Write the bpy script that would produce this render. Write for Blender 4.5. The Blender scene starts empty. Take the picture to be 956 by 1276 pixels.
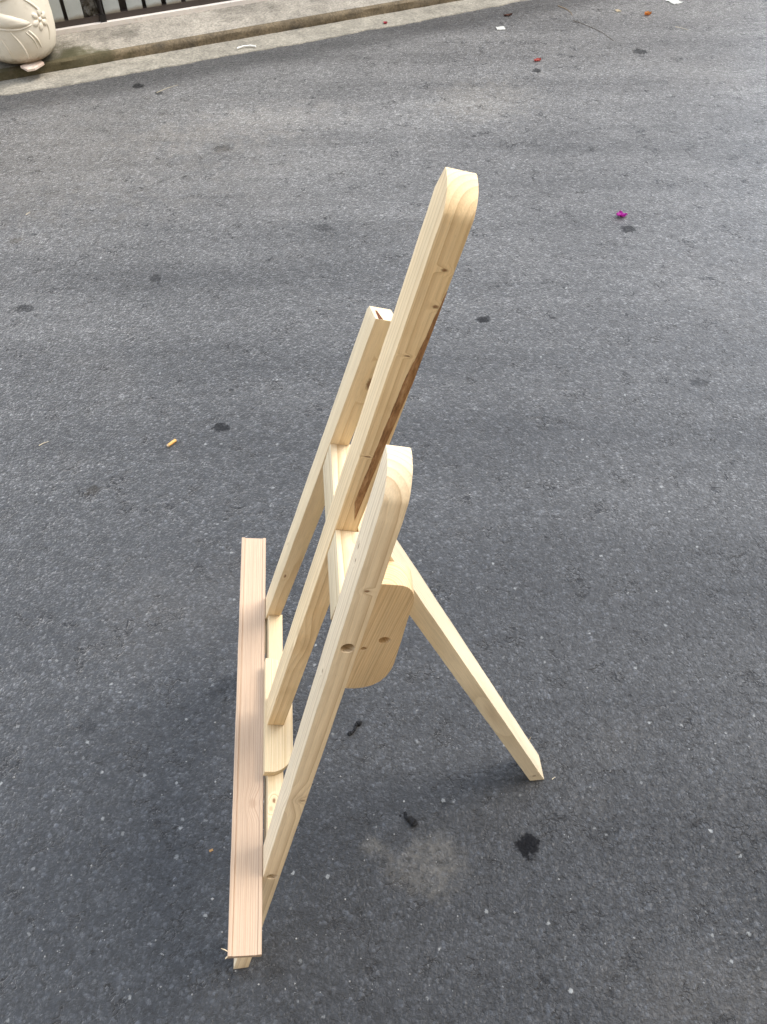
import bpy, bmesh, math, random
from mathutils import Vector, Matrix, noise as mnoise
R = random.Random(11)
SC = bpy.context.scene
COL = SC.collection
rad = math.radians

# ------------------------------------------------------------------ camera
CAM_H, PITCH, ROLL, FPX = 1.5, 0.8721, -0.0135, 1012.56
fw = Vector((0, math.cos(PITCH), -math.sin(PITCH))); rt0 = Vector((1, 0, 0)); up0 = rt0.cross(fw)
rt = math.cos(ROLL)*rt0 + math.sin(ROLL)*up0
up = -math.sin(ROLL)*rt0 + math.cos(ROLL)*up0
cd = bpy.data.cameras.new('camera'); cam = bpy.data.objects.new('camera', cd); COL.objects.link(cam)
M = Matrix((rt, up, -fw)).transposed().to_4x4(); M.translation = (0, 0, CAM_H)
cam.matrix_world = M
cd.sensor_width = 36; cd.sensor_fit = 'AUTO'; cd.lens = FPX/1276*36
cd.clip_start = .02; cd.clip_end = 2000
SC.camera = cam

# ------------------------------------------------------------------ sky, sun, exposure
SUN_EL = rad(58); SUN_AZ = math.atan2(.96, .27)
W = bpy.data.worlds.new('World'); SC.world = W; W.use_nodes = True
wn = W.node_tree; bg = wn.nodes['Background']
sky = wn.nodes.new('ShaderNodeTexSky'); sky.sky_type = 'NISHITA'; sky.sun_disc = False
sky.sun_elevation = SUN_EL; sky.sun_rotation = SUN_AZ
sky.air_density = 1.0; sky.dust_density = 4.0; sky.ozone_density = 1.0
hs = wn.nodes.new('ShaderNodeHueSaturation'); hs.inputs['Saturation'].default_value = .72
wn.links.new(sky.outputs[0], hs.inputs['Color']); 
haze = wn.nodes.new('ShaderNodeMix'); haze.data_type = 'RGBA'; haze.inputs[0].default_value = .6     # bright even cloud over the clear sky
haze.inputs[7].default_value = (6.0, 6.95, 8.35, 1)
wn.links.new(hs.outputs[0], haze.inputs[6]); wn.links.new(haze.outputs[2], bg.inputs['Color'])
bg.inputs['Strength'].default_value = 0.143
sd = bpy.data.lights.new('sun', 'SUN'); sun = bpy.data.objects.new('sun', sd); COL.objects.link(sun)
sd.energy = .8; sd.angle = rad(22); sd.color = (1, .94, .85)
sv = Vector((math.cos(SUN_EL)*math.sin(SUN_AZ), math.cos(SUN_EL)*math.cos(SUN_AZ), math.sin(SUN_EL)))
sun.rotation_euler = sv.to_track_quat('Z', 'Y').to_euler()
SC.view_settings.view_transform = 'Standard'; SC.view_settings.look = 'None'
SC.view_settings.gamma = 1; SC.view_settings.use_curve_mapping = False
SC.view_settings.exposure = 1.6

# ------------------------------------------------------------------ helpers
def tag(o, label=None, cat=None, group=None, kind=None):
    if label: o['label'] = label
    if cat: o['category'] = cat
    if group: o['group'] = group
    if kind: o['kind'] = kind
    return o
def link(name, me, mat=None, parent=None, mtx=None):
    o = bpy.data.objects.new(name, me); COL.objects.link(o)
    if mat and me is not None and not len(me.materials): me.materials.append(mat)
    if parent is not None: o.parent = parent
    if mtx is not None: o.matrix_basis = mtx
    return o
def obj(name, bm, mat=None, parent=None, mtx=None, smooth=None):
    bmesh.ops.recalc_face_normals(bm, faces=bm.faces[:])
    me = bpy.data.meshes.new(name); bm.to_mesh(me); bm.free()
    if smooth is not None:
        me.polygons.foreach_set('use_smooth', [True]*len(me.polygons))
        me.set_sharp_from_angle(angle=rad(smooth))
    return link(name, me, mat, parent, mtx)
def empty(name, loc, rz=0):
    o = bpy.data.objects.new(name, None); COL.objects.link(o); o.location = loc; o.rotation_euler = (0, 0, rz)
    o.empty_display_size = .1
    return o
def prism(pts, y0, y1):
    """polygon pts in (x, z), extruded along y"""
    bm = bmesh.new()
    a = [bm.verts.new((x, y0, z)) for x, z in pts]; b = [bm.verts.new((x, y1, z)) for x, z in pts]
    bm.faces.new(a); bm.faces.new(b[::-1])
    for i in range(len(pts)):
        j = (i+1) % len(pts); bm.faces.new((a[i], a[j], b[j], b[i]))
    bmesh.ops.recalc_face_normals(bm, faces=bm.faces[:])
    return bm
def bevel(bm, w, ang=30, seg=2):
    es = [e for e in bm.edges if len(e.link_faces) == 2 and e.calc_face_angle(0) > rad(ang)]
    bmesh.ops.bevel(bm, geom=es, offset=w, segments=seg, affect='EDGES', profile=.6, clamp_overlap=True)
def box(bm, x0, x1, y0, y1, z0, z1):
    v = [bm.verts.new((x, y, z)) for x in (x0, x1) for y in (y0, y1) for z in (z0, z1)]
    for f in ((0, 1, 3, 2), (4, 6, 7, 5), (0, 4, 5, 1), (2, 3, 7, 6), (0, 2, 6, 4), (1, 5, 7, 3)):
        bm.faces.new([v[i] for i in f])
    return bm
def tube(bm, pts, r, n=6):
    """r: number or list"""
    rings = []
    for i, p in enumerate(pts):
        p = Vector(p); q = Vector(pts[min(i+1, len(pts)-1)]) - Vector(pts[max(i-1, 0)])
        q.normalize(); a = q.orthogonal().normalized(); b = q.cross(a)
        if rings:
            pa = (rings[-1][0].co - Vector(pts[i-1])); pa -= pa.dot(q)*q
            if pa.length > 1e-9: a = pa.normalized(); b = q.cross(a)
        rr = r[i] if isinstance(r, (list, tuple)) else r
        rings.append([bm.verts.new(p + rr*(math.cos(t)*a + math.sin(t)*b)) for t in [2*math.pi*k/n for k in range(n)]])
    for A, B in zip(rings, rings[1:]):
        for k in range(n): bm.faces.new((A[k], A[(k+1) % n], B[(k+1) % n], B[k]))
    bm.faces.new(rings[0][::-1]); bm.faces.new(rings[-1])
    return bm

# ------------------------------------------------------------------ node helpers
class NT:
    def __init__(s, name):
        s.m = bpy.data.materials.new(name); s.m.use_nodes = True; s.t = s.m.node_tree
        s.b = s.t.nodes['Principled BSDF']
        s.co = s.t.nodes.new('ShaderNodeTexCoord').outputs['Object']
    def n(s, t, **kw):
        x = s.t.nodes.new('ShaderNode'+t)
        for k, v in kw.items(): setattr(x, k, v)
        return x
    def put(s, sock, v):
        if hasattr(v, 'is_linked') or hasattr(v, 'links'): s.t.links.new(v, sock)
        else: sock.default_value = v
    def math(s, op, a, b=0.0, c=0.0, clamp=False):
        x = s.n('Math', operation=op); x.use_clamp = clamp
        s.put(x.inputs[0], a); s.put(x.inputs[1], b); s.put(x.inputs[2], c); return x.outputs[0]
    def vec(s, op, a, b=(0, 0, 0)):
        x = s.n('VectorMath', operation=op); s.put(x.inputs[0], a); s.put(x.inputs[1], b)
        return x.outputs['Value'] if op in ('LENGTH', 'DISTANCE', 'DOT_PRODUCT') else x.outputs[0]
    def noise(s, scale, detail=3, rough=.55, v=None, dist=0.0, col=False, dim='3D'):
        x = s.n('TexNoise', noise_dimensions=dim)
        if dim == '1D': s.put(x.inputs['W'], v)
        else: s.put(x.inputs['Vector'], s.co if v is None else v)
        x.inputs['Scale'].default_value = scale; x.inputs['Detail'].default_value = detail
        x.inputs['Roughness'].default_value = rough; x.inputs['Distortion'].default_value = dist
        return x.outputs['Color' if col else 'Fac']
    def vor(s, scale, feature='F1', v=None, rnd=1.0):
        x = s.n('TexVoronoi', feature=feature); s.put(x.inputs['Vector'], s.co if v is None else v)
        x.inputs['Scale'].default_value = scale; x.inputs['Randomness'].default_value = rnd
        return x
    def ramp(s, f, stops, interp='LINEAR'):
        x = s.n('ValToRGB'); cr = x.color_ramp; cr.interpolation = interp
        while len(cr.elements) > 1: cr.elements.remove(cr.elements[-1])
        for i, (p, c) in enumerate(stops):
            if not isinstance(c, (tuple, list)): c = (c, c, c)
            e = cr.elements[0] if i == 0 else cr.elements.new(p)
            e.position = p; e.color = (*c, 1)
        s.put(x.inputs[0], f); return x.outputs[0]
    def mr(s, v, a, b, c=0.0, d=1.0, smooth=False):
        x = s.n('MapRange'); x.interpolation_type = 'SMOOTHSTEP' if smooth else 'LINEAR'
        s.put(x.inputs[0], v)
        for i, q in zip((1, 2, 3, 4), (a, b, c, d)): s.put(x.inputs[i], q)
        return x.outputs[0]
    def mix(s, f, a, b, mode='MIX'):
        x = s.n('Mix', data_type='RGBA', blend_type=mode); s.put(x.inputs[0], f)
        for i, q in ((6, a), (7, b)):
            if isinstance(q, (tuple, list)): q = (*q[:3], 1)
            s.put(x.inputs[i], q)
        return x.outputs[2]
    def bump(s, h, strength=.5, dist=.001, prev=None):
        x = s.n('Bump'); s.put(x.inputs['Height'], h); x.inputs['Strength'].default_value = strength
        x.inputs['Distance'].default_value = dist
        if prev is not None: s.t.links.new(prev, x.inputs['Normal'])
        return x.outputs[0]
    def out(s, col, rough=.6, normal=None, spec=.5):
        s.put(s.b.inputs['Base Color'], (*col, 1) if isinstance(col, tuple) else col)
        s.put(s.b.inputs['Roughness'], rough); s.b.inputs['Specular IOR Level'].default_value = spec
        if normal is not None: s.t.links.new(normal, s.b.inputs['Normal'])
        return s.m

def wood(name, pith, ring=.004, early=(.66, .49, .29), late=(.45, .27, .12), late_amt=.75, knots=(), off=(0, 0, 0),
         wav=.004, tint=.10, rough=.62, fibre=.14):
    s = NT(name)
    v = s.vec('ADD', s.co, off)
    n1 = s.noise(1, 2, .5, s.vec('MULTIPLY', v, (9, 9, 1.6)), col=True)
    d = s.vec('MULTIPLY', s.vec('SUBTRACT', n1, (.5, .5, .5)), (wav*3, wav*3, 0))
    p = s.vec('MULTIPLY', s.vec('SUBTRACT', s.vec('ADD', s.co, d), (*pith, 0)), (1, 1, 0))
    r = s.vec('LENGTH', p)
    kmask = None
    for (loc, rd, *kk) in knots:
        kd = s.vec('LENGTH', s.vec('DIVIDE', s.vec('SUBTRACT', s.vec('ADD', s.co, s.vec('MULTIPLY', d, (.25, .25, .25))), loc), rd))
        r = s.math('ADD', r, s.mr(kd, 0, 4, .008, 0, True))
        km = s.mr(s.math('ADD', kd, s.math('MULTIPLY', s.math('SUBTRACT', s.noise(320, 3, .6), .5), .9)), .45, 1.25, kk[0] if kk else .85, 0, True)
        kmask = km if kmask is None else s.math('MAXIMUM', kmask, km)
    ph = s.math('DIVIDE', r, ring)
    ph = s.math('ADD', ph, s.math('MULTIPLY', s.noise(.55, 2, .5, ph, dim='1D'), 2.2))
    f = s.math('FRACT', ph)
    la = s.math('MULTIPLY', s.mr(s.noise(.9, 1, .5, ph, dim='1D'), .3, .7, .35, 1), late_amt)
    lf = s.math('MULTIPLY', s.ramp(f, [(0, 0), (.35, .05), (.72, .55), (.88, 1), (.94, .9), (1, 0)]), la)
    early = tuple(x*1.18 for x in early); late = tuple(x*1.1 for x in late); c = s.mix(lf, early, late)
    fb = s.noise(1, 3, .65, s.vec('MULTIPLY', v, (700, 700, 22)))
    bl = s.noise(1, 3, .5, s.vec('MULTIPLY', v, (22, 22, 3.5)))
    fl = s.noise(1, 2, .5, s.vec('MULTIPLY', v, (1500, 1500, 180)))
    g = s.math('MULTIPLY', s.mr(fb, .25, .75, 1-fibre, 1+fibre*.7), s.mr(bl, .3, .7, 1-tint, 1+tint))
    g = s.math('MULTIPLY', g, s.mr(fl, .62, .8, 1, .8))
    c = s.mix(1, c, s.n('CombineColor').outputs[0], 'MULTIPLY') if False else s.mix(1, c, s.ramp(s.math('MULTIPLY', g, .5), [(0, 0), (1, (2, 2, 2))]), 'MULTIPLY')
    # brownish bruises and dirt from handling
    du = s.noise(1, 4, .6, s.vec('MULTIPLY', v, (30, 30, 9)))
    c = s.mix(s.mr(du, .6, .8, 0, .35), c, (late[0]*.95, late[1]*1.0, late[2]*1.05))
    if kmask is not None:
        c = s.mix(kmask, c, (.17, .07, .022))
    h = s.math('ADD', s.math('MULTIPLY', fb, .7), s.math('MULTIPLY', lf, .6))
    return s.out(c, s.mr(fb, .3, .7, rough-.08, rough+.1), s.bump(h, .35, .0008), .35)

# ------------------------------------------------------------------ asphalt road
# street frame: a runs along the kerb, b away from the road
G0 = Vector((-.838, 3.939, 0)); EA = Vector((.9175, .3977, 0)); EB = Vector((-.3977, .9175, 0))
def asphalt():
    s = NT('asphalt')
    warp = s.vec('ADD', s.co, s.vec('MULTIPLY', s.vec('SUBTRACT', s.noise(90, 2, .6, col=True), (.5, .5, .5)), (.007, .007, 0)))
    g1 = s.vor(155, v=warp); g2 = s.vor(330, v=warp); chip = s.vor(48, v=warp)
    rnd = s.n('SeparateColor'); s.put(rnd.inputs[0], g1.outputs['Color'])
    rnd2 = s.n('SeparateColor'); s.put(rnd2.inputs[0], g2.outputs['Color'])
    rnd3 = s.n('SeparateColor'); s.put(rnd3.inputs[0], chip.outputs['Color'])
    big = s.noise(.55, 4, .55); mid = s.noise(2.4, 5, .6); fine = s.noise(500, 3, .7); pit = s.noise(70, 4, .65)
    base = s.ramp(rnd.outputs[0], [(0, .030), (.5, .052), (.78, .085), (.92, .14), (1, .26)])
    base2 = s.ramp(rnd2.outputs[1], [(0, .028), (.6, .058), (.88, .12), (1, .22)])
    c = s.mix(.45, base, base2)
    # dark binder between the stones
    c = s.mix(s.mr(g1.outputs['Distance'], .32, .62, 0, .55), c, (.030, .031, .034))
    c = s.mix(s.mr(pit, .58, .68, 0, .9), c, (.010, .010, .011))
    c = s.mix(1, c, s.mix(s.mr(fine, .2, .8), (.72, .72, .72), (1.28, 1.28, 1.28)), 'MULTIPLY')
    clump = s.noise(34, 4, .7, s.vec('ADD', s.co, (1, 8, 0)))
    c = s.mix(1, c, s.mix(s.mr(clump, .3, .7), (.62, .62, .62), (1.38, 1.38, 1.38)), 'MULTIPLY')
    bw = s.n('RGBToBW'); s.put(bw.inputs[0], c); lum = bw.outputs[0]
    # broad wear: traffic polish along the road, dusty areas
    along = s.vec('MULTIPLY', s.co, (1, 1, 1))
    rot = s.n('Mapping'); s.put(rot.inputs[0], along); rot.inputs['Rotation'].default_value = (0, 0, rad(-28)); rot.inputs['Scale'].default_value = (.35, 3.2, 1)
    band = s.noise(1.3, 3, .5, rot.outputs[0])
    wear = s.math('ADD', s.math('MULTIPLY', big, .4), s.math('ADD', s.math('MULTIPLY', mid, .3), s.math('MULTIPLY', band, .62)))
    c = s.mix(1, c, s.mix(s.mr(wear, .48, .84), (.064, .094, .148), (.135, .172, .232)), 'MULTIPLY')
    c = s.mix(s.mr(s.noise(1.1, 5, .6, s.vec('ADD', s.co, (7, 3, 0))), .55, .8, 0, .22), c, (.17, .15, .125))
    ck = s.vor(62, 'DISTANCE_TO_EDGE', s.vec('ADD', s.co, s.vec('MULTIPLY', s.vec('SUBTRACT', s.noise(60, 3, .6, col=True), (.5, .5, .5)), (.03, .03, 0))))
    crev = s.math('MULTIPLY', s.mr(ck.outputs['Distance'], .03, .10, 1, 0, True), s.mr(s.noise(13, 4, .7, s.vec('ADD', s.co, (3, 9, 0))), .535, .64, 0, .95, True))
    c = s.mix(s.math('MULTIPLY', crev, .85), c, (.006, .006, .007))
    # pale chips worn out of the binder
    cm = s.math('MULTIPLY', s.math('GREATER_THAN', rnd3.outputs[0], .86), s.mr(s.math('ADD', chip.outputs['Distance'], s.math('MULTIPLY', s.math('SUBTRACT', s.noise(190, 3, .7), .5), .45)), .10, .20, 1, 0, True))
    c = s.mix(s.math('MULTIPLY', cm,  s.mr(rnd3.outputs[1], 0, 1, .2, 1)), c, (.20, .205, .20))
    # tar-darker joint along the gutter
    bb = s.vec('DOT_PRODUCT', s.vec('SUBTRACT', s.co, tuple(G0)), tuple(EB))
    bb = s.math('ADD', bb, s.math('MULTIPLY', s.math('SUBTRACT', mid, .5), .22))
    joint = s.mr(bb, -.26, -.10, 0, .5, True)
    c = s.mix(joint, c, (.012, .012, .013))
    # stains, and one painted shadow, with their own outline: (x, y, rx, ry, turn, darkness, colour)
    wob = s.noise(16, 4, .65)
    wob2 = s.noise(55, 3, .6)
    D = (.006, .006, .007)
    st = [(-.429, 1.562, .026, .020, .2, .80, D), (-1.095, 2.094, .034, .024, 0, .60, D), (-.715, 2.246, .024, .020, .3, .5, D),
          (-.973, 2.379, .022, .018, 0, .35, D), (.309, 2.010, .024, .017, .1, .85, D), (.843, 2.500, .030, .026, .4, .75, D),
          (.250, .4752, .0225, .0235, 0, .93, D), (-.603, 3.111, .042, .030, 0, .6, D), (-.193, 2.531, .036, .024, -.3, .4, D),
          (.878, 1.712, .030, .020, 0, .45, D), (1.198, 3.989, .034, .034, 0, .7, D), (.703, 3.793, .024, .024, 0, .8, D),
          (-.720, 1.340, .018, .016, .4, .55, (.03, .024, .016)), (-.59, .716, .022, .016, 0, .3, D), (-1.233, 2.477, .03, .02, .6, .45, (.06, .05, .035)),
          (-1.0395, 3.691, .028, .03, 0, .85, D), (-.9365, 3.6156, .02, .018, 0, .8, D), (-.34, .80, .03, .02, .4, .25, D), (.52, 2.2, .02, .012, .2, .3, D),  # the faint patch left of the ledge paints the easel's soft shadow
          (.065, .442, .085, .055, 0, .36, (.15, .135, .11)), (-.02, .475, .03, .02, 0, .3, (.15, .135, .11)), (.43, 3.5, .26, .2, .4, .28, (.27, .235, .18)), (-.55, 3.3, .5, .16, .35, .25, (.25, .215, .17)), (-1.3, 3.0, .9, .5, .3, .2, (.2, .165, .12))]
    stain_shade = 0.0
    for (x, y, rx, ry, a, k, colr) in st:
        p = s.vec('SUBTRACT', s.co, (x, y, 0))
        mp = s.n('Mapping'); mp.vector_type = 'TEXTURE'; s.put(mp.inputs[0], p); mp.inputs['Rotation'].default_value = (0, 0, a); mp.inputs['Scale'].default_value = (rx, ry, 1)
        dd = s.vec('LENGTH', s.vec('MULTIPLY', mp.outputs[0], (1, 1, 0)))
        pale = colr[0] > .1; k = k if (pale or k > .9) else k*.9
        dd = s.math('ADD', dd, s.math('MULTIPLY', s.math('SUBTRACT', wob2 if not pale else wob, .5), 1.7 if not pale else 2.6))
        m = s.mr(dd, .72 if not pale else .3, 1.05 if not pale else 1.25, k, 0, True)
        if pale: m = s.math('MULTIPLY', m, s.mr(pit, .35, .6, 1, .3))
        c = s.mix(m, c, colr)
        if not pale: stain_shade = s.math('MAXIMUM', stain_shade, m)
    hgt = s.math('ADD', s.math('MULTIPLY', s.mr(g1.outputs['Distance'], 0, .6, 1, 0), .8), s.math('MULTIPLY', s.mr(g2.outputs['Distance'], 0, .6, 1, 0), .4))
    hgt = s.math('ADD', hgt, s.math('MULTIPLY', s.mr(pit, .5, .75, 1, 0), 1.2))
    hgt = s.math('SUBTRACT', hgt, s.math('MULTIPLY', crev, 1.5))
    nrm = s.bump(hgt, .7, .0016)
    nrm = s.bump(fine, .3, .0005, nrm)
    s.b.inputs['Sheen Weight'].default_value = .32; s.b.inputs['Sheen Roughness'].default_value = .55; s.b.inputs['Sheen Tint'].default_value = (1, .955, .89, 1)  # warm sheen over bluish base stands in for shade-to-light gradient up the road
    s.put(s.b.inputs['Sheen Weight'], s.math('MULTIPLY', s.math('SUBTRACT', 1, stain_shade), s.math('MULTIPLY', s.math('MULTIPLY', s.mr(lum, .012, .12, .34, 1.14), s.mr(wear, .50, .82, .70, 1.28)), s.math('SUBTRACT', 1, s.math('MAXIMUM', s.math('MULTIPLY', crev, .8), joint)))))
    m_ = s.out(c, s.mr(rnd.outputs[1], 0, 1, .36, .60), nrm, .5)
    s.put(s.b.inputs['Specular IOR Level'], s.math('MULTIPLY', s.math('SUBTRACT', 1.1, stain_shade), .28))
    return m_
ASPH = asphalt()
bm = bmesh.new()
v = [bm.verts.new(p) for p in ((-400, -400, 0), (400, -400, 0), (400, 400, 0), (-400, 400, 0))]; bm.faces.new(v)
tag(obj('road', bm, ASPH), kind='structure')

def st(a, b, z=0.0): return G0 + a*EA + b*EB + Vector((0, 0, z))
STM = Matrix((EA, EB, Vector((0, 0, 1)))).transposed().to_4x4(); STM.translation = G0

def concrete(name, base=(.40, .355, .28), dark=.6, moss=None, black=.5):
    s = NT(name)
    a = s.noise(3.5, 6, .62); b = s.noise(14, 5, .6); f = s.noise(110, 4, .7); bk = s.noise(7, 6, .7, s.vec('MULTIPLY', s.co, (.6, 1.3, 1)))
    c = s.mix(s.mr(a, .32, .7), tuple(x*dark for x in base), base)
    c = s.mix(s.mr(b, .35, .7, 0, .35), c, tuple(min(1, x*1.35) for x in base))
    c = s.mix(s.mr(bk, .52, .68, 0, black), c, (.055, .048, .036))
    c = s.mix(1, c, s.mix(s.mr(f, .3, .7), (.6, .6, .6), (1.4, 1.4, 1.4)), 'MULTIPLY')
    if moss:
        for (loc, rd, k, colr) in moss:
            d = s.vec('LENGTH', s.vec('DIVIDE', s.vec('SUBTRACT', s.co, loc), rd))
            d = s.math('ADD', d, s.math('MULTIPLY', s.math('SUBTRACT', b, .5), 1.6))
            c = s.mix(s.mr(d, .5, 1.1, k, 0, True), c, colr)
    return s.out(c, .85, s.bump(s.math('ADD', b, s.math('MULTIPLY', f, .6)), .5, .004), .3)
GUT = concrete('gutter_concrete', (.30, .272, .218), .6, black=.35)
APR = concrete('kerb_top_concrete', (.34, .305, .25), .55, [((-.47, .16, .04), (.13, .10, .1), .8, (.07, .065, .022)), ((-.62, .2, .04), (.2, .14, .1), .7, (.05, .046, .022))], black=.55)
KRB = concrete('kerb_face_concrete', (.18, .138, .085), .45, [((-.55, .15, .02), (.34, .12, .12), .6, (.06, .055, .022))], black=.85)
def strip_mesh(a0, a1, n, prof, jit=None):
    """profile [(b, z)] swept along the kerb"""
    bm = bmesh.new(); rows = []
    for i in range(n+1):
        a = a0 + (a1-a0)*i/n
        rows.append([bm.verts.new((a, b + (jit(a, k) if jit else 0), z)) for k, (b, z) in enumerate(prof)])
    for A, B in zip(rows, rows[1:]):
        for k in range(len(prof)-1): bm.faces.new((A[k], B[k], B[k+1], A[k+1]))
    return bm
def gj(a, k):
    if k > 1: return 0
    return .012*mnoise.noise(Vector((a*3, 1, 0))) + .010*mnoise.noise(Vector((a*11, 5, 0))) + .006*mnoise.noise(Vector((a*34, 5, 0))) + (.05*max(0, -a-.62)) - .012 + .035*max(0, a-1)
tag(obj('gutter', strip_mesh(-8, 12, 1600, [(0, -.003), (.004, .004), (.09, .005), (.152, .004)], gj), GUT, mtx=STM, smooth=30), kind='structure')
def kj(a, k): return .005*mnoise.noise(Vector((a*6, 3, k*.7))) + .003*mnoise.noise(Vector((a*25, 3, k*.7))) if k < 5 else 0
tag(obj('kerb', strip_mesh(-8, 12, 900, [(.150, .0), (.150, .012), (.152, .026), (.154, .035), (.160, .0405), (.178, .043)], kj), KRB, mtx=STM, smooth=40), kind='structure')
tag(obj('pavement', strip_mesh(-8, 12, 300, [(.174, .0428), (.22, .048), (.30, .060), (.376, .071)]), APR, mtx=STM, smooth=30), kind='structure')
bm = bmesh.new(); box(bm, -60, 60, .376, 40, -.2, .0695)
YARD = concrete('yard_concrete', (.2, .18, .15), .6)
tag(obj('yard_floor', bm, YARD, mtx=STM), kind='structure')

# inferred house wall behind the camera, unseen; added for shade and warm bounce
HW = concrete('house_plaster', (.56, .43, .28), .85, black=.1)
bm = bmesh.new(); box(bm, -14, 16, -9.5, -5.0, -.05, 6.5)
tag(obj('unseen_house_wall', bm, HW, mtx=STM), kind='structure')

# ------------------------------------------------------------------ fence
def painted(name, col, dirt=(.16, .12, .07), amt=.5, rough=.5, low=None):
    s = NT(name)
    a = s.noise(9, 5, .65); b = s.noise(60, 4, .65)
    c = s.mix(s.mr(a, .45, .75, 0, amt), col, tuple(x*.7 for x in col))
    c = s.mix(s.mr(b, .62, .75, 0, amt), c, dirt)
    if low is not None:
        z = s.n('SeparateXYZ'); s.put(z.inputs[0], s.co)
        e = s.math('ADD', z.outputs[2], s.math('MULTIPLY', s.math('SUBTRACT', a, .5), .03))
        c = s.mix(s.mr(e, low, low+.022, .8, 0, True), c, dirt)
    return s.out(c, rough, s.bump(b, .2, .001), .4)
SLAT = painted('slat_paint', (.42, .44, .42), (.17, .13, .075), .45, .45, .112)
RAIL = painted('dark_steel', (.055, .042, .035), (.10, .06, .035), .5, .4)
BLK = painted('black_steel', (.014, .012, .012), (.04, .03, .02), .4, .35)
EDGE = painted('pale_edging', (.74, .67, .60), (.3, .25, .18), .5, .6)
DARK = painted('gap_shade', (.085, .068, .054), (.02, .016, .012), .5, .8)  # dark colour stands for the shade behind the slats
fence = empty('slatted_fence', st(.2, .42, .07)); fence.rotation_euler[2] = math.atan2(EA.y, EA.x)
tag(fence, 'grey metal slat fence with dark bottom rail behind the kerb', 'fence')
FI = Matrix.Translation((-.2, -.42, -.07))
def fpart(name, bm, mat, smooth=30, bev=.002):
    if bev: bevel(bm, bev, 30, 2)
    return obj(name, bm, mat, fence, FI, smooth)
fpart('edging', box(bmesh.new(), -3, 4, .374, .418, .066, .088), EDGE)
fpart('bottom_rail', box(bmesh.new(), -3, 4, .398, .43, .0885, .112), RAIL)
fpart('top_rail', box(bmesh.new(), -3, 4, .398, .43, 1.70, 1.74), RAIL)
fpart('gap_shade_sheet', box(bmesh.new(), -3, 4, .455, .465, .071, 1.70), DARK)  # dark sheet put in for the shade in the gaps
sm = None
pos = [-.539+.0915*k for k in range(-6, 18)]
for k in range(-6, 18):
    a = [-.537, -.449, None, -.281, -.176, -.086, .008][k] if 0 <= k < 7 else (-.537+.0885*k if k < 0 else .008+.093*(k-6))
    if a is None: continue
    if sm is None:
        bm = box(bmesh.new(), 0, .0705, .402, .418, .1125, 1.6995); bevel(bm, .0025, 30, 2)
        o = obj('slat', bm, SLAT, fence, FI @ Matrix.Translation((a, 0, 0)), 30); sm = o.data
    else:
        link('slat', sm, None, fence, FI @ Matrix.Translation((a, R.uniform(-.0015, .0015), 0)))
bm = bmesh.new(); tube(bm, [(-.298, .392, .086), (-.298, .392, 1.72)], .0075, 8)
fpart('drop_bolt', bm, BLK, 40, 0)
fpart('bolt_sleeve', box(bmesh.new(), -.312, -.284, .382, .397, .0885, .118), BLK)

# crumpled bag showing in the gap where a slat is missing
def crumple(n=14, w=.09, h=.16):
    bm = bmesh.new(); rows = []
    for i in range(n+1):
        row = []
        for j in range(n+1):
            u, t = i/n-.5, j/n
            x = u*w*(.9-.2*abs(t-.5)); z = t*h
            p = Vector((u*5, t*7, 2))
            y = .014*mnoise.noise(p) + .010*mnoise.noise(p*2.3) - .022*math.cos(math.pi*u)
            row.append(bm.verts.new((x+.006*mnoise.noise(p+Vector((9, 0, 0))), y, z+.004*mnoise.noise(p*2))))
        rows.append(row)
    for A, B in zip(rows, rows[1:]):
        for j in range(n): bm.faces.new((A[j], B[j], B[j+1], A[j+1]))
    bmesh.ops.solidify(bm, geom=bm.faces[:], thickness=.0015)
    return bm
s = NT('bag_film'); bn = s.noise(30, 5, .7)
BAG = s.out(s.mix(s.mr(bn, .35, .7), (.09, .075, .05), (.36, .34, .30)), .25, s.bump(bn, .8, .004), .5)
bag = obj('plastic_bag', crumple(), BAG, mtx=STM @ Matrix.Translation((-.347, .432, .072)), smooth=25)
tag(bag, 'crumpled grey plastic bag stuck between the fence slats', 'bag')

# ------------------------------------------------------------------ planter
s = NT('cream_stone'); pa = s.noise(6, 5, .6); pb = s.noise(40, 4, .65)
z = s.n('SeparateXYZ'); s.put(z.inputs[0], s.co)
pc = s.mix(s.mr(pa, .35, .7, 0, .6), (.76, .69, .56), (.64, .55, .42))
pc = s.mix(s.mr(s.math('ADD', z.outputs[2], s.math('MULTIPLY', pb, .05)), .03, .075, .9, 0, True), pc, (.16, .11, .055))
pc = s.mix(s.mr(pb, .6, .75, 0, .25), pc, (.40, .32, .2))
CREAM = s.out(pc, .6, s.bump(pb, .15, .002), .35)
PC = st(-.685, .235, .060)
pot = empty('stone_planter', PC)
tag(pot, 'cream stone planter with raised leaf and flower relief on the kerb', 'planter')
PROF = [(0, .0), (.10, .0), (.122, .004), (.142, .016), (.160, .040), (.172, .075), (.179, .115), (.181, .16), (.179, .21), (.174, .26), (.168, .31), (.163, .36), (.162, .41), (.168, .45), (.182, .475), (.186, .49), (.180, .50), (.168, .497), (.160, .47), (.156, .44), (0, .435)]
PROF = [(r*.9, z*.95) for r, z in PROF]
def prad(zz):
    for (r0, z0), (r1, z1) in zip(PROF[1:], PROF[2:]):
        if z0 <= zz <= z1 and z1 > z0: return r0+(r1-r0)*(zz-z0)/(z1-z0)
    return .17
bm = bmesh.new(); N = 64; rings = []
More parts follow.
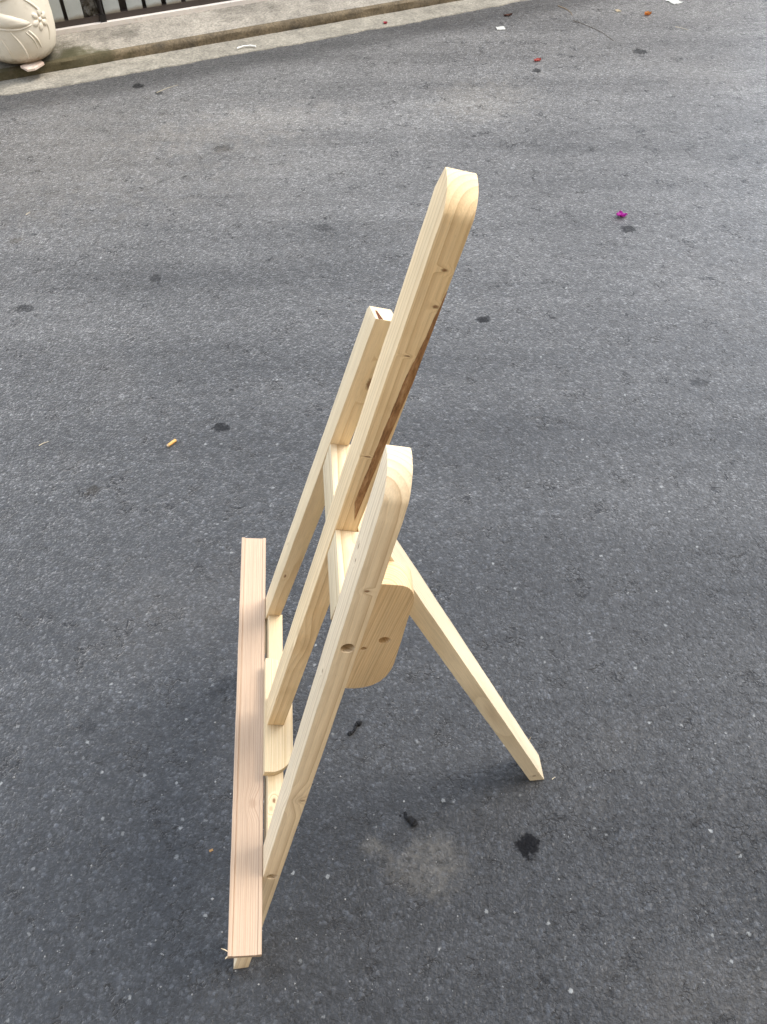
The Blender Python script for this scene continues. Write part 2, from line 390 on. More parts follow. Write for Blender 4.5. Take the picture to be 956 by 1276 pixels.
# resample for a smooth silhouette
for (r, zz) in PROF:
    if r == 0: rings.append([bm.verts.new((0, 0, zz))]); continue
    rings.append([bm.verts.new((r*math.cos(2*math.pi*k/N), r*math.sin(2*math.pi*k/N), zz)) for k in range(N)])
for A, B in zip(rings, rings[1:]):
    for k in range(N):
        if len(A) == 1: bm.faces.new((A[0], B[(k+1) % N], B[k]))
        elif len(B) == 1: bm.faces.new((A[k], A[(k+1) % N], B[0]))
        else: bm.faces.new((A[k], A[(k+1) % N], B[(k+1) % N], B[k]))
body = obj('body', bm, CREAM, pot, None, 60)
PV = Vector((0, 0, CAM_H)) - PC; PHI0 = math.atan2(PV.y, PV.x)      # side that faces the street
def onpot(du, zz, out=0.0):
    """du: metres to the viewer's right round the belly"""
    r = prad(zz)+out; ph = PHI0 + du/.165
    return Vector((r*math.cos(ph), r*math.sin(ph), zz))
def spline(P, n=8):
    out = []
    for i in range(len(P)-1):
        p0, p1, p2, p3 = P[max(i-1, 0)], P[i], P[i+1], P[min(i+2, len(P)-1)]
        for k in range(n):
            t = k/n
            out.append(tuple(.5*((2*b)+(c-a)*t+(2*a-5*b+4*c-d)*t*t+(3*b-a-3*c+d)*t**3) for a, b, c, d in zip(p0, p1, p2, p3)))
    out.append(P[-1]); return out
def relief(name, paths, r, blobs=()):
    bm = bmesh.new()
    for P, rr in paths:
        P = spline(P); n = len(P)
        tube(bm, [onpot(d, z, -.001) for d, z in P], [rr*(.35+.65*math.sin(math.pi*min(1, max(0, .08+.84*i/(n-1))))) for i in range(n)], 8)
    for (d, z, sx, sy, rot, hh) in blobs:
        q = 14; top = bm.verts.new(onpot(d, z, hh)); prev = None; rr = []
        for ring, (fr, ho) in enumerate(((.4, hh*.9), (.75, hh*.55), (1, -.004))):
            rg = []
            for k in range(q):
                a = 2*math.pi*k/q; x = fr*sx*math.cos(a); y = fr*sy*math.sin(a)*(1-.55*(math.cos(a)*.5+.5) if sx > 2*sy else 1)
                rg.append(bm.verts.new(onpot(d+x*math.cos(rot)-y*math.sin(rot), z+x*math.sin(rot)+y*math.cos(rot), ho)))
            rr.append(rg)
        for k in range(q):
            bm.faces.new((top, rr[0][k], rr[0][(k+1) % q]))
            for A, B in zip(rr, rr[1:]): bm.faces.new((A[k], B[k], B[(k+1) % q], A[(k+1) % q]))
    return obj(name, bm, CREAM, pot, None, 50)
# (positions read from the photograph: about 4.3 mm per pixel)
# (positions read from the photograph: about 4.3 mm per pixel)
for P, rr in ([([(-.12, .315), (-.10, .285), (-.06, .265), (-.01, .268), (.04, .292), (.085, .31), (.115, .302), (.122, .28), (.105, .268), (.092, .278)], .0075),
               ([(.065, .255), (.095, .23), (.125, .195), (.15, .16)], .006), ([(.10, .35), (.115, .325), (.13, .31), (.15, .31)], .006)]):
    relief('swirl_relief', [(P, rr)], 0)
relief('leaf_relief', [], 0, [(-.035, .187, .115, .042, -.22, .010)])
for P, rr in ([([(-.13, .168), (-.06, .158), (.01, .153), (.068, .160)], .005), ([(-.03, .145), (-.005, .10), (.008, .055), (.01, .03)], .0055), ([(.045, .142), (.07, .105), (.085, .065)], .0055),
               ([(.03, .14), (.055, .105), (.066, .065)], .004), ([(-.09, .14), (-.07, .09), (-.062, .04)], .005), ([(.14, .155), (.15, .12), (.14, .08)], .0055)]):
    relief('stem_relief', [(P, rr)], 0)
FD, FZ = .112, .168
fl0 = relief('flower_relief', [], 0, [(FD, FZ, .010, .010, 0, .007)])
for k in range(6):
    a = k*math.pi/3+.3
    relief('petal_relief', [], 0, [(FD+.027*math.cos(a), FZ+.027*math.sin(a), .019, .013, a, .0055)]).parent = fl0
# broken tile wedged under the planter
s = NT('glazed_tile'); tb = s.noise(40, 4)
TILE = s.out(s.mix(s.mr(tb, .4, .7), (.72, .60, .50), (.55, .40, .31)), .35)
bm = prism([(-.05, -.024), (.045, -.018), (.040, .022), (-.02, .036), (-.05, .024)], 0, .010); bmesh.ops.rotate(bm, verts=bm.verts[:], matrix=Matrix.Rotation(rad(90), 3, 'X')); bevel(bm, .0012)
tl = obj('tile_shard', bm, TILE, mtx=Matrix.Translation(st(-.668, .115, .0525)) @ Matrix.Rotation(rad(52), 4, 'Z') @ Matrix.Rotation(rad(6), 4, 'X'))
tag(tl, 'broken pinkish tile piece wedged under the cream planter', 'tile')

# ------------------------------------------------------------------ wooden easel
YAW, AL = -.0747, .2707
sa, ca = math.sin(AL), math.cos(AL)
EO = Vector((-.2777, .5729, 0))
easel = empty('wooden_easel', EO, -YAW)
tag(easel, 'raw pine A-frame easel standing on the asphalt with a reddish ledge', 'easel')
T = Vector((sa, 0, ca)); NN = Vector((ca, 0, -sa)); UU = Vector((0, 1, 0))      # easel axes: x back, y along the ledge, z up
W_, TH, S0, K, UO = .043, .0237, .2622, .1549, -.0049
def frame_m(o, xa, ya, za):
    m = Matrix((xa, ya, za)).transposed().to_4x4(); m.translation = o; return m
def P3(u, t, d): return u*UU + t*T + d*NN
def cut_ground(bm, mtx):
    inv = mtx.inverted(); p = inv @ Vector((0, 0, .0005)); n = (inv.to_3x3() @ Vector((0, 0, 1))).normalized()
    r = bmesh.ops.bisect_plane(bm, geom=bm.verts[:]+bm.edges[:]+bm.faces[:], plane_co=p, plane_no=n, clear_inner=True)
    es = [e for e in r['geom_cut'] if isinstance(e, bmesh.types.BMEdge)]
    bmesh.ops.contextual_create(bm, geom=es)
def rough_edges(bm, mtx_seed, amp=.0004, cuts=60):
    """saw-cut waviness: slice along z and jitter"""
    zs = [v.co.z for v in bm.verts]; z0, z1 = min(zs), max(zs)
    for i in range(1, cuts):
        zc = z0+(z1-z0)*i/cuts
        bmesh.ops.bisect_plane(bm, geom=bm.verts[:]+bm.edges[:]+bm.faces[:], plane_co=(0, 0, zc), plane_no=(0, 0, 1))
    for v in bm.verts:
        q = Vector((v.co.x*40+mtx_seed, v.co.y*40, v.co.z*14))
        v.co.x += amp*mnoise.noise(q) + amp*.6*mnoise.noise(q*5); v.co.y += amp*mnoise.noise(q+Vector((5, 5, 5))) + amp*.6*mnoise.noise(q*5+Vector((5, 0, 0)))
def bool_cut(o, cutters):
    for (m, r, dep) in cutters:
        b = bmesh.new(); bmesh.ops.create_cone(b, cap_ends=True, segments=28, radius1=r, radius2=r, depth=dep)
        me = bpy.data.meshes.new('cut'); b.to_mesh(me); b.free(); c = bpy.data.objects.new('cut', me); COL.objects.link(c); c.matrix_world = m
        md = o.modifiers.new('b', 'BOOLEAN'); md.object = c; md.operation = 'DIFFERENCE'; md.solver = 'EXACT'
        dg = bpy.context.evaluated_depsgraph_get(); dg.update()
        nm = bpy.data.meshes.new_from_object(o.evaluated_get(dg)); o.modifiers.clear(); o.data = nm
        bpy.data.objects.remove(c)
    return o

LEN_U = 1.028
def arc(cx, cz, r, a0, a1, n=10): return [(cx+r*math.cos(a0+(a1-a0)*i/n), cz+r*math.sin(a0+(a1-a0)*i/n)) for i in range(n+1)]
# near upright : local x = +u, y = front, z = up the slope
def upright_frame(sg):
    d = (T + (-sg*K)*UU).normalized(); x = (UU - UU.dot(d)*d).normalized(); y = d.cross(x)
    return frame_m(P3(sg*S0+UO, 0, 0), x, y, d), math.sqrt(1+K*K)
mN, kN = upright_frame(-1); mF, kF = upright_frame(1)
h = W_/2
near_wood = wood('pine_near', (-.034, .004), .0062, (.65, .52, .35), (.40, .26, .14), .75, off=(3, 1, 0),
                 knots=[((-.0215, -.014, .525), (.012, .012, .012), .12), ((-.0215, -.018, .522), (.004, .004, .003), .6), ((0, 0, .75), (.002, .002, .004)), ((-.0215, -.012, .9), (.003, .003, .002)), ((.008, 0, .93), (.0016, .002, .004)), ((.004, 0, .915), (.0014, .002, .003))])
bm = prism([(-h, -.05), (h, -.05), (h, LEN_U*kN+.002)] + arc(h-.002, LEN_U*kN-.0385, .0405, rad(90), rad(167), 14) + [(-h, .978*kN)], -TH, 0)
cut_ground(bm, mN); bevel(bm, .0009, 35); rough_edges(bm, 1.0)
near = obj('upright', bm, near_wood, easel, mN, 25)
def hole_m(mb, x, y, z, axis='X'):
    return mb @ Matrix.Translation((x, y, z)) @ Matrix.Rotation(rad(90), 4, 'Y')
# world matrix is needed for the boolean
EW = Matrix.Translation(EO) @ Matrix.Rotation(-YAW, 4, 'Z')
bpy.context.view_layer.update()
bool_cut(near, [(EW @ hole_m(mN, -h, -.0118, .806*kN), .0073, .030), (EW @ hole_m(mN, -h, -.0125, .3165*kN), .0075, .026)])
SCREW = painted('dull_screw', (.22, .17, .10), (.08, .05, .03), .5, .4)
def screw(mb, x, y, z):
    b = bmesh.new(); bmesh.ops.create_cone(b, cap_ends=True, segments=16, radius1=.0042, radius2=.0036, depth=.002, matrix=Matrix.Rotation(rad(90), 4, 'Y'))
    bmesh.ops.translate(b, verts=b.verts[:], vec=(x, y, z)); return obj('screw_head', b, SCREW, easel, mb, 30)
screw(mN, -h+.0142, -.0118, .806*kN); screw(mN, -h+.0122, -.0125, .3165*kN)
# far upright, flat top with a small rounding on its outer corner
far_wood = wood('pine_far', (-.075, -.02), .0046, (.65, .51, .32), (.45, .28, .13), .55, off=(9, 4, 2),
                knots=[((-.0215, -.0185, .962), (.004, .0032, .011)), ((-.0215, -.006, .49), (.003, .002, .006)), ((-.0215, -.0195, 1.012), (.004, .002, .003)), ((.003, 0, .55), (.002, .002, .003))])
LF = 1.034
bm = prism([(-h, -.05), (h, -.05), (h, 1.017*kF), (h-.005, 1.026*kF), (-h, 1.046*kF)], -TH, 0)
cut_ground(bm, mF); bevel(bm, .0009, 35); rough_edges(bm, 7.0)
far = obj('upright', bm, far_wood, easel, mF, 25)
s = NT('resin'); RESIN = s.out(s.mix(s.noise(120, 3), (.16, .05, .02), (.36, .15, .06)), .4)
b = bmesh.new()
zt = lambda x: (1.046 - .020*(x+h)/(2*h-.005))*kF
vs = [b.verts.new((x, y+.0006*mnoise.noise(Vector((i*2.1, y*900, 0))), zt(x)+.0003)) for i, (x, y) in enumerate([(-h+.0006, -.0030), (-.012, -.0034), (-.002, -.0036), (.006, -.0046), (.004, -.0058), (-.008, -.0070), (-h+.0006, -.0078)])]
b.faces.new(vs); bmesh.ops.solidify(b, geom=b.faces[:], thickness=.0008)
obj('resin_streak', b, RESIN, easel, mF)
# mast
WM, TM, DM, LM = .0446, .0256, -.0007, 1.240
mM = frame_m(P3(UO, 0, DM), UU, T.cross(UU), T)
mast_wood = wood('pine_mast', (-.030, -.034), .0066, (.68, .51, .30), (.45, .285, .14), .75, off=(1, 7, 5), wav=.003,
                 knots=[((-.0223, -.0205, 1.135), (.003, .003, .002)), ((-.0223, -.017, 1.17), (.003, .003, .0018)), ((-.0223, -.012, 1.08), (.002, .003, .001)), ((-.0223, -.008, .95), (.002, .005, .001)), ((-.0223, -.012, .59), (.004, .007, .02), .15)])
hm = WM/2; TP = .3512
bm = prism([(-hm, TP+.0008), (hm, TP+.0008), (hm, 1.2145), (hm-.0035, 1.2215), (.0125, 1.2365)] + [(.010+.0325*math.cos(rad(q)), 1.2115+.0262*math.sin(rad(q))) for q in range(88, 6, -5)][0:0] + [(.010-.0325*math.sin(rad(q)), 1.2115+.0262*math.cos(rad(q))) for q in range(0, 81, 5)] + [(-hm, 1.2105)], -TM, 0)
bevel(bm, .0009, 40); rough_edges(bm, 13.0)
obj('mast', bm, mast_wood, easel, mM, 16)
# strip of bark left along the back edge of the mast
s = NT('bark'); bk = s.noise(1, 5, .7, s.vec('MULTIPLY', s.co, (240, 240, 45)))
BARK = s.out(s.ramp(bk, [(.25, (.12, .055, .022)), (.5, (.34, .18, .08)), (.75, (.56, .35, .18))]), .9, s.bump(bk, 1, .003), .2)
bm = bmesh.new(); n = 90; rows = []
for i in range(n+1):
    t = i/n; z = 1.150 - .300*t
    # inner / outer edge of the strip across the depth (0 front, 1 back)
    inn = .97 - .26*min(1, t/.3) - .30*max(0, (t-.25)/.75)**.8 + .03*mnoise.noise(Vector((0, 3, t*16))) + .015*mnoise.noise(Vector((0, 3, t*60)))
    out = 1.0 if t < .34 else 1.0 - .27*((t-.34)/.66)**.7 - .02*abs(mnoise.noise(Vector((4, 3, t*30))))
    if t > .9: inn = out-(out-inn)*(1-t)/.1
    row = []
    for j in range(5):
        f = inn+(out-inn)*j/4; e = .0006*math.sin(math.pi*j/4) + .0004*mnoise.noise(Vector((f*20, 0, z*200)))*(0 < j < 4)
        row.append(bm.verts.new((-hm-.0003-max(0, e), -f*TM, z)))
    if out >= .999: row.append(bm.verts.new((-hm+.004+.001*mnoise.noise(Vector((1, 1, z*90))), -TM-.0006, z)))
    else: row.append(bm.verts.new((-hm+.0008, -out*TM, z)))
    rows.append(row)
for A, B in zip(rows, rows[1:]):
    for j in range(5): bm.faces.new((A[j], B[j], B[j+1], A[j+1]))
obj('bark_strip', bm, BARK, easel, mM, 60)
# upper crossbar : local z along u, x up the slope, y = front
def bar_frame(t0): return frame_m(P3(0, t0, 0), T, UU.cross(T), UU)
mX = bar_frame(.810)
cross_wood = wood('pine_crossbar', (.035, .03), .0065, (.56, .45, .29), (.40, .255, .12), 1.0, off=(5, 5, 1), wav=.012,
                  knots=[((.022, .03, -.06), (.003, .006, .006))])
def su(t): return S0-K*t
ui = su(.81)-h
# butted between the uprights, notched in two round the mast
for (u0, u1) in ((-ui+UO+.0035, UO-hm-.0004), (UO+hm+.0004, ui+UO-.0012)):
    bm = prism([(-.0225, u0), (.0225, u0), (.0225, u1), (-.0225, u1)], .0006, .040); bevel(bm, .0008, 40)
    obj('upper_crossbar', bm, cross_wood, easel, frame_m(P3(0, .810, 0), T, UU.cross(T), UU), 25)
bm = prism([(-.0225, UO-hm-.0002), (.0225, UO-hm-.0002), (.0225, UO+hm+.0002), (-.0225, UO+hm+.0002)], TM+.0012, .040); obj('crossbar_web', bm, cross_wood, easel, mX, 25)
# lower crossbar
ul = su(.318)-h
lower_wood = wood('pine_lower_crossbar', (-.05, .012), .0055, (.54, .425, .265), (.42, .28, .13), .9, off=(2, 8, 6), wav=.006, knots=[((.0182, .0125, -.138), (.004, .0026, .004), .9), ((.0182, .0085, -.150), (.004, .003, .004), .3)])
bm = prism([(-.0185, -ul+UO+.001), (.0182, -ul+UO+.001), (.0182, ul+UO-.001), (-.0185, ul+UO-.001)], .0035, .0266); bevel(bm, .0009, 40); rough_edges(bm, 23, .0003, 30)
obj('lower_crossbar', bm, lower_wood, easel, bar_frame(.3176), 25)
# shelf block on the lower crossbar, back corners rounded : drawn in (u, d), extruded along the slope
def plan_frame(t0): return frame_m(P3(0, t0, 0), UU, T, UU.cross(T))   # local x = u, y = up the slope, z = -d ... see below
shelf_wood = wood('pine_shelf', (-.02, .06), .0058, (.54, .425, .265), (.42, .28, .13), .85, off=(8, 2, 3), wav=.006)
pts = [(-.1015, -.004), (.0895, -.004), (.0895, .006)] + arc(.0535, .003, .0360, 0, rad(90), 8)[1:-1] + [(.052, .039), (-.062, .039)] + arc(-.066, .003, .0360, rad(90), rad(168), 12)
b = bmesh.new()
lo = [b.verts.new(P3(u, .3362, d)) for u, d in pts]; hi = [b.verts.new(P3(u, TP, d)) for u, d in pts]
b.faces.new(lo); b.faces.new(hi[::-1])
for i in range(len(pts)):
    j = (i+1) % len(pts); b.faces.new((lo[i], lo[j], hi[j], hi[i]))
mS = frame_m(P3(0, .3437, .018), T, UU.cross(T), UU)
bmesh.ops.transform(b, matrix=mS.inverted(), verts=b.verts[:]); bmesh.ops.recalc_face_normals(b, faces=b.faces[:]); bevel(b, .0009, 40)
obj('mast_block', b, shelf_wood, easel, mS, 25)
# ledge with a raised lip along both edges : section in (w outwards, height), swept along u
LT = .1024
Dv = -(math.cos(LT)*NN + math.sin(LT)*T); Hv = UU.cross(Dv); Hv = Hv if Hv.z > 0 else -Hv
mL = frame_m(P3(0, .3177, 0), Dv, UU.cross(Dv), UU)          # local x outwards, z along u, y = z cross x
sy = 1 if UU.cross(Dv).dot(Hv) > 0 else -1
ledge_wood = wood('pine_ledge_red', (.30, .02), .0034, (.40, .29, .20), (.28, .165, .095), .8, off=(4, 1, 9), wav=.0025, tint=.06,
                  knots=[((.016, 0, -.135), (.006, .02, .008), .22)])
LW = .0449
sec = [(.0005, -.010), (.0005, .0012), (.0012, .002), (.0052, .002), (.0062, .0004), (.0085, 0), (LW-.0085, 0), (LW-.0062, .0004), (LW-.0052, .002), (LW-.0008, .002), (LW, .0012), (LW, -.010)]
b = bmesh.new(); rows = []
nz = 90
for i in range(nz+1):
    u = -.3364 + (.3633+.3364)*i/nz
    rows.append([b.verts.new((x+.0003*mnoise.noise(Vector((k*.0, u*30, x*30))), sy*y, u)) for k, (x, y) in enumerate(sec)])
for A, B in zip(rows, rows[1:]):
    for j in range(len(sec)): b.faces.new((A[j], A[(j+1) % len(sec)], B[(j+1) % len(sec)], B[j]))
b.faces.new(rows[0][::-1]); b.faces.new(rows[-1])
obj('ledge', b, ledge_wood, easel, mL, 25)
# cheek block behind the crossbar that carries the rear leg : outline in (d, t), thickness along u
cheek_wood = wood('pine_cheek', (.072, -.058), .0034, (.62, .46, .27), (.42, .25, .11), .85, off=(6, 6, 6), wav=.004, knots=[((.080, -.634, -.0), (.004, .0035, .05))])
UC0, UC1 = -.055, -.0205
top = [(.0415, .772), (.0415, .828), (.060, .828), (.063, .776), (.078, .7765), (.090, .7768), (.098, .7745), (.1045, .769), (.1095, .7615), (.1128, .753), (.1148, .743)]
out = top + [(.1180, .706), (.1240, .655), (.1300, .600)] + [(.1302, .585), (.1285, .568), (.1235, .552), (.115, .540), (.104, .532), (.092, .5285), (.082, .528)] + [(.070, .530), (.055, .545)]
b = bmesh.new()
A = [b.verts.new(P3(UC0, t, d)) for d, t in out]; B = [b.verts.new(P3(UC1, t, d)) for d, t in out]
b.faces.new(A); b.faces.new(B[::-1])
for i in range(len(out)):
    j = (i+1) % len(out); b.faces.new((A[i], A[j], B[j], B[i]))
mC = frame_m(P3(0, 0, 0), NN, T.cross(NN), T)
mC2 = frame_m(P3(0, 0, 0), NN, -UU if NN.cross(-UU).dot(T) > 0 else UU, T)
# keep a right-handed frame: x = d, z = up the slope
if mC2.to_3x3().determinant() < 0: mC2 = mC
bmesh.ops.transform(b, matrix=mC2.inverted(), verts=b.verts[:]); bmesh.ops.recalc_face_normals(b, faces=b.faces[:]); bevel(b, .0012, 40)
cheek = obj('hinge_block', b, cheek_wood, easel, mC2, 28)
bpy.context.view_layer.update()
HB = P3(UC0, .657, .102)
bool_cut(cheek, [(EW @ frame_m(P3(UC0, .657, .1015), T, -NN, UU) if True else None, .0078, .024), (EW @ frame_m(P3(UC0, .634, .080), T, -NN, UU), .0040, .02)])
# rear leg
XB, TB, VB, LWB, THB, UB = .5742, .8154, .0554, .0476, .0255, .0036
foot = Vector((XB, UB, 0)); topp = P3(UB, TB, VB)
dr = (topp-foot).normalized(); nn = UU.cross(dr); nn = nn if nn.z > 0 else -nn
mR = frame_m(foot, UU, dr.cross(UU), dr)
sgn = 1 if dr.cross(UU).dot(nn) > 0 else -1
leg_wood = wood('pine_rear_leg', (.075, -.01*sgn), .0055, (.63, .53, .375), (.45, .34, .20), .7, off=(2, 3, 8), wav=.004,
                knots=[((-.0238, -.012*sgn, .03), (.003, .004, .003)), ((-.0238, -.010*sgn, .33), (.004, .009, .05), .08)])
LRT = (topp-foot).length
bm = prism([(-LWB/2, -.06), (LWB/2, -.06), (LWB/2, LRT-.004), (-LWB/2, LRT-.004)], -THB*sgn, 0)
cut_ground(bm, mR); bevel(bm, .0009, 35); rough_edges(bm, 31.0)
obj('rear_leg', bm, leg_wood, easel, mR, 25)
# torn wood fibres
s = NT('wood_fibre'); FIB = s.out((.72, .58, .38), .6)
def fibre(pts, r=.0004):
    b = bmesh.new(); tube(b, pts, [r]*(len(pts)-1)+[r*.3], 5); return obj('splinter', b, FIB, easel, None, 60)
def Lp(w, hh, u): return P3(0, .3177, 0) + w*Dv + hh*Hv + u*UU
fibre([Lp(.043, -.001, -.331), Lp(.049, .001, -.328), Lp(.0535, .003, -.327)], .0006)
fibre([Lp(.044, -.004, -.335), Lp(.0465, -.006, -.3365), Lp(.0475, -.004, -.338)], .0010)
e = lambda k, side, o: foot + k*dr + side*LWB/2*UU + o*nn
fibre([e(.055, -1, -.002), e(.047, -1.1, .001), e(.043, -1.25, .001)], .0004); fibre([e(.08, 1, 0), e(.086, 1.05, .004), e(.092, 1.05, .007)], .0004); fibre([e(.06, -1, 0), e(.056, -1.06, .002)], .0006)
fibre([e(.27, 1, 0), e(.278, 1.06, .004)], .0004)

# ------------------------------------------------------------------ litter on the road
def plain(name, col, rough=.7, var=.25, sc=90):
    s = NT(name); n = s.noise(sc, 4, .6)
    return s.out(s.mix(n, tuple(x*(1-var) for x in col), tuple(min(1, x*(1+var)) for x in col)), rough, s.bump(n, .4, .001), .4)
def lying(name, bm, mat, x, y, rz, label, cat, z=.0, smooth=40, group=None):
    o = obj(name, bm, mat, None, Matrix.Translation((x, y, z)) @ Matrix.Rotation(rz, 4, 'Z'), smooth)
    return tag(o, label, cat, group)
def leafy(l, w, curl=.3, th=.0006, seed=0, notch=0):
    bm = bmesh.new(); n, m = 14, 7; rows = []
    for i in range(n+1):
        t = i/n; hw = w*.5*math.sin(math.pi*min(.985, max(.015, t)))**.75*(1+notch*math.sin(t*40))
        rows.append([bm.verts.new(((t-.5)*l, hw*(j/m*2-1), .0012 + curl*w*((j/m*2-1)**2)*.5 + .12*w*mnoise.noise(Vector((t*4+seed, j*.7, 1))) + .06*w+curl*l*.15*(t-.5)**2*4)) for j in range(m+1)])
    for A, B in zip(rows, rows[1:]):
        for j in range(m): bm.faces.new((A[j], B[j], B[j+1], A[j+1]))
    bmesh.ops.solidify(bm, geom=bm.faces[:], thickness=th)
    mz = min(v.co.z for v in bm.verts); bmesh.ops.translate(bm, verts=bm.verts[:], vec=(0, 0, -mz+.0006)); return bm
def twig(L, bend, r, seed):
    pts = [((i/9-.5)*L, bend*math.sin(i/9*math.pi)+.01*L*mnoise.noise(Vector((i*.8, seed, 0))), r*1.1+.001*abs(mnoise.noise(Vector((i, seed, 4))))) for i in range(10)]
    return tube(bmesh.new(), pts, [r*(1-.5*i/9) for i in range(10)], 6)
def squiggle(pts, rs):
    P = spline(pts, 6); n = len(P)
    rr = [rs[min(len(rs)-1, int(i/6))]*(1+.35*mnoise.noise(Vector((i*.7, 2, 0)))) for i in range(n)]
    return tube(bmesh.new(), [(x, y, max(.0015, r*.75)) for (x, y), r in zip(P, rr)], rr, 8)
# cigarette end
bm = bmesh.new(); tube(bm, [(-.0125, 0, .0042), (-.012, 0, .0042), (.0115, 0, .0042), (.0125, 0, .0042)], [.0036, .0041, .0041, .0037], 14)
butt = empty('cigarette_end', (-.5467, 1.5014, 0), rad(50))
tag(butt, 'orange cigarette end lying left of the easel near a dark spot', 'cigarette end')
obj('filter', bm, plain('filter_paper', (.62, .33, .10), .7, .15), butt, None, 40)
bm = bmesh.new(); tube(bm, [(-.0165, .0004, .0040), (-.0126, 0, .0042)], [.0036, .0040], 14); obj('burnt_paper', bm, plain('burnt_paper', (.40, .30, .19), .8), butt, None, 40)
PETAL = plain('magenta_petal', (.55, .05, .42), .5, .35, 200)
bl = empty('magenta_flower', (.834, 2.5774, 0))
tag(bl, 'small magenta fallen flower on the asphalt right of the mast', 'flower')
for k in range(4):
    b = leafy(.026, .018, .6, .0005, k); obj('petal', b, PETAL, bl, Matrix.Translation((.010*math.cos(k*1.7), .008*math.sin(k*1.7), .002*k)) @ Matrix.Rotation(k*1.7, 4, 'Z') @ Matrix.Rotation(-.35, 4, 'Y'), 50)
lying('petal', leafy(.036, .026, .4, .0006, 4), plain('red_petal', (.42, .06, .04), .5, .3, 120), .7203, 3.8968, .4, 'small bright red petal on the asphalt beside a dark spot near the top', 'petal')
lying('petal', leafy(.022, .022, .4, .0006, 8), plain('crimson_petal', (.45, .03, .06), .5, .3, 120), .0409, 4.353, 1.0, 'tiny crimson petal lying on the pale gutter', 'petal', z=.005)
lying('leaf', leafy(.036, .030, .7, .0008, 2), plain('orange_leaf', (.60, .26, .07), .6, .4, 120), 1.3312, 4.4272, .2, 'curled orange dry leaf near the top right corner of the road', 'leaf')
lying('leaf', leafy(.046, .018, .6, .0008, 5), plain('brown_leaf', (.10, .035, .018), .7, .4, 120), .646, 4.4413, .3, 'narrow dark brown dry leaf near the end of the gutter', 'leaf')
def scrap(w, l, seed):
    bm = bmesh.new(); n = 6; rows = [[bm.verts.new((w*(i/n-.5)+.05*w*mnoise.noise(Vector((i, j, seed))), l*(j/n-.5), .003+.12*l*abs(mnoise.noise(Vector((i*.4, j*.4, seed)))))) for j in range(n+1)] for i in range(n+1)]
    for A, B in zip(rows, rows[1:]):
        for j in range(n): bm.faces.new((A[j], B[j], B[j+1], A[j+1]))
    bmesh.ops.solidify(bm, geom=bm.faces[:], thickness=.0006); return bm
PAPER = plain('white_paper', (.78, .77, .72), .8, .08)
lying('paper_scrap', scrap(.040, .035, 1), PAPER, .5935, 4.278, .1, 'small white paper scrap on the asphalt above the red petal', 'paper')
lying('paper_scrap', scrap(.055, .07, 7), PAPER, 1.5018, 4.6, .5, 'larger white paper scrap at the top edge of the road', 'paper')
lying('paper_scrap', scrap(.022, .03, 9), plain('cream_paper', (.62, .52, .36), .8), 1.1966, 4.4855, .3, 'tiny cream paper scrap left of the orange leaf', 'paper')
P = [(.04*math.cos(t)*1.1, .025*math.sin(t)) for t in [rad(160-20*k) for k in range(9)]]
bm = bmesh.new(); tube(bm, [(x, y, .0045+.0008*math.sin(i*.7)) for i, (x, y) in enumerate(spline(P, 4))], .0032, 6)
lying('string_curl', bm, PAPER, -.6032, 4.055, .3, 'curved white bit of string at the edge of the gutter', 'string', z=.008)
STRAW = plain('dry_straw', (.58, .50, .36), .7, .15)
for (x, y, L, a, lab) in [(-.905, 3.655, .11, .75, 'pale dry straw lying below the gutter near the planter'), (-.8825, 1.5078, .026, .6, 'short pale straw at the left edge of the road'),
                          (-1.2331, 2.65, .022, 1.1, 'tiny pale splinter of straw high at the left edge'), (1.4566, 4.25, .07, -.7, 'pale twig on the road below the orange leaf'), (.3142, .5979, .008, .5, 'sawdust splinter beside the rear leg foot')]:
    lying('straw' if 'straw' in lab else ('twig' if 'twig' in lab else 'wood_splinter'), twig(L, L*.06, .0012 if L > .02 else .0008, x), STRAW, x, y, a, lab, 'straw' if 'straw' in lab else ('twig' if 'twig' in lab else 'splinter'), smooth=60)
TW = plain('brown_twig', (.12, .09, .06), .8)
lying('twig', twig(.30, .02, .0012, 3), TW, 1.03, 4.24, -1.05, 'long thin dark twig lying on the road near the gutter end', 'twig', smooth=60)
lying('twig', twig(.14, .015, .0018, 6), plain('tan_twig', (.32, .22, .12), .8), .937, 4.50, -1.2, 'short tan twig beside the gutter end', 'twig', smooth=60)
TAR = plain('black_tar', (.006, .006, .007), .85, .4, 300)
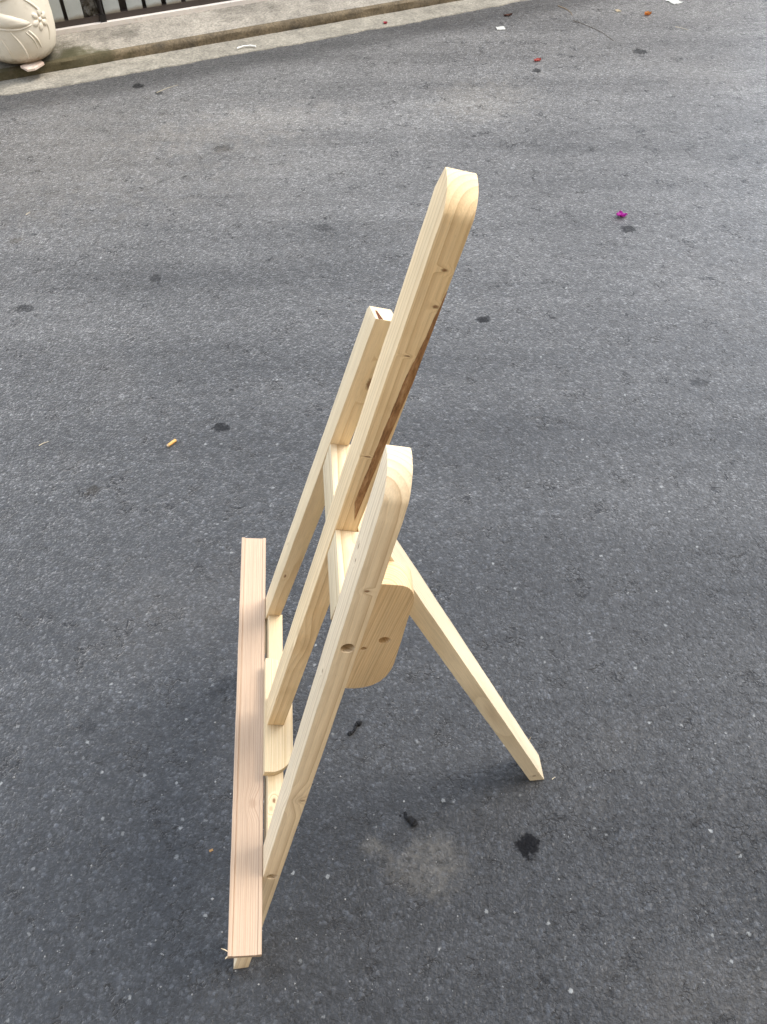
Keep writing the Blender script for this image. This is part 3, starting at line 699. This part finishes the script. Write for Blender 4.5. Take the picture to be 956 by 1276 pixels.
lying('tar_squiggle', squiggle([(.011, .012), (.004, .0145), (.001, .008), (-.002, 0), (-.008, -.006), (-.013, -.009)], [.0046, .0032, .0026, .0026, .0040]), TAR, -.061, .7001, 0, 'thin black S-shaped squiggle on asphalt right of the near upright', 'squiggle')
lying('tar_squiggle', squiggle([(-.008, .012), (-.006, .007), (-.006, .002), (.001, -.003), (.007, -.008), (.009, -.010)], [.0024, .0026, .0034, .0060, .0064]), TAR, .0394, .5265, 0, 'black lumpy hooked squiggle above the pale dusty patch', 'squiggle')
def chipb(s_, seed):
    bm = bmesh.new(); bmesh.ops.create_icosphere(bm, subdivisions=2, radius=s_)
    for v in bm.verts:
        v.co *= 1+.35*mnoise.noise(v.co/s_*1.1+Vector((seed, 0, 0))); v.co.z = max(v.co.z*.5, -.2*s_)+.2*s_
    return bm
lying('tar_crumb', chipb(.0022, 3), TAR, .0235, .5322, 0, 'tiny black crumb left of the lumpy hooked squiggle', 'crumb')
LEAF = plain('green_scrap', (.10, .07, .02), .6)
lying('wood_chip', scrap(.007, .004, 21), plain('wood_chip', (.5, .3, .12), .7), -.316, .474, .4, 'tiny orange wood chip left of the ledge', 'wood chip')
# loose pale grit, strewn over the near road (nobody could count it)
bm = bmesh.new()
for i in range(1100):
    y = .25+R.random()**1.5*3.2; x = R.uniform(-.75, .75)*(.75+.32*y); sz = R.choice((.0008, .001, .0013, .0018))
    if R.random() < .06: sz *= 1.6
    c0 = Vector((x, y, sz*.35)); vv = []
    for dx, dy, dz in ((1, 0, 0), (-1, 0, 0), (0, 1, 0), (0, -1, 0), (0, 0, .8), (0, 0, -.4)):
        vv.append(bm.verts.new(c0+Vector((dx, dy, dz))*sz*R.uniform(.6, 1.3)))
    for a, b_, c_ in ((0, 2, 4), (2, 1, 4), (1, 3, 4), (3, 0, 4), (2, 0, 5), (1, 2, 5), (3, 1, 5), (0, 3, 5)): bm.faces.new((vv[a], vv[b_], vv[c_]))
s = NT('grit'); gn = s.noise(25, 2); GRIT = s.out(s.mix(s.mr(gn, .3, .7), (.12, .12, .12), (.34, .335, .32)), .8)
tag(obj('loose_grit', bm, GRIT), 'fine pale grit scattered over the asphalt', None, kind='stuff')
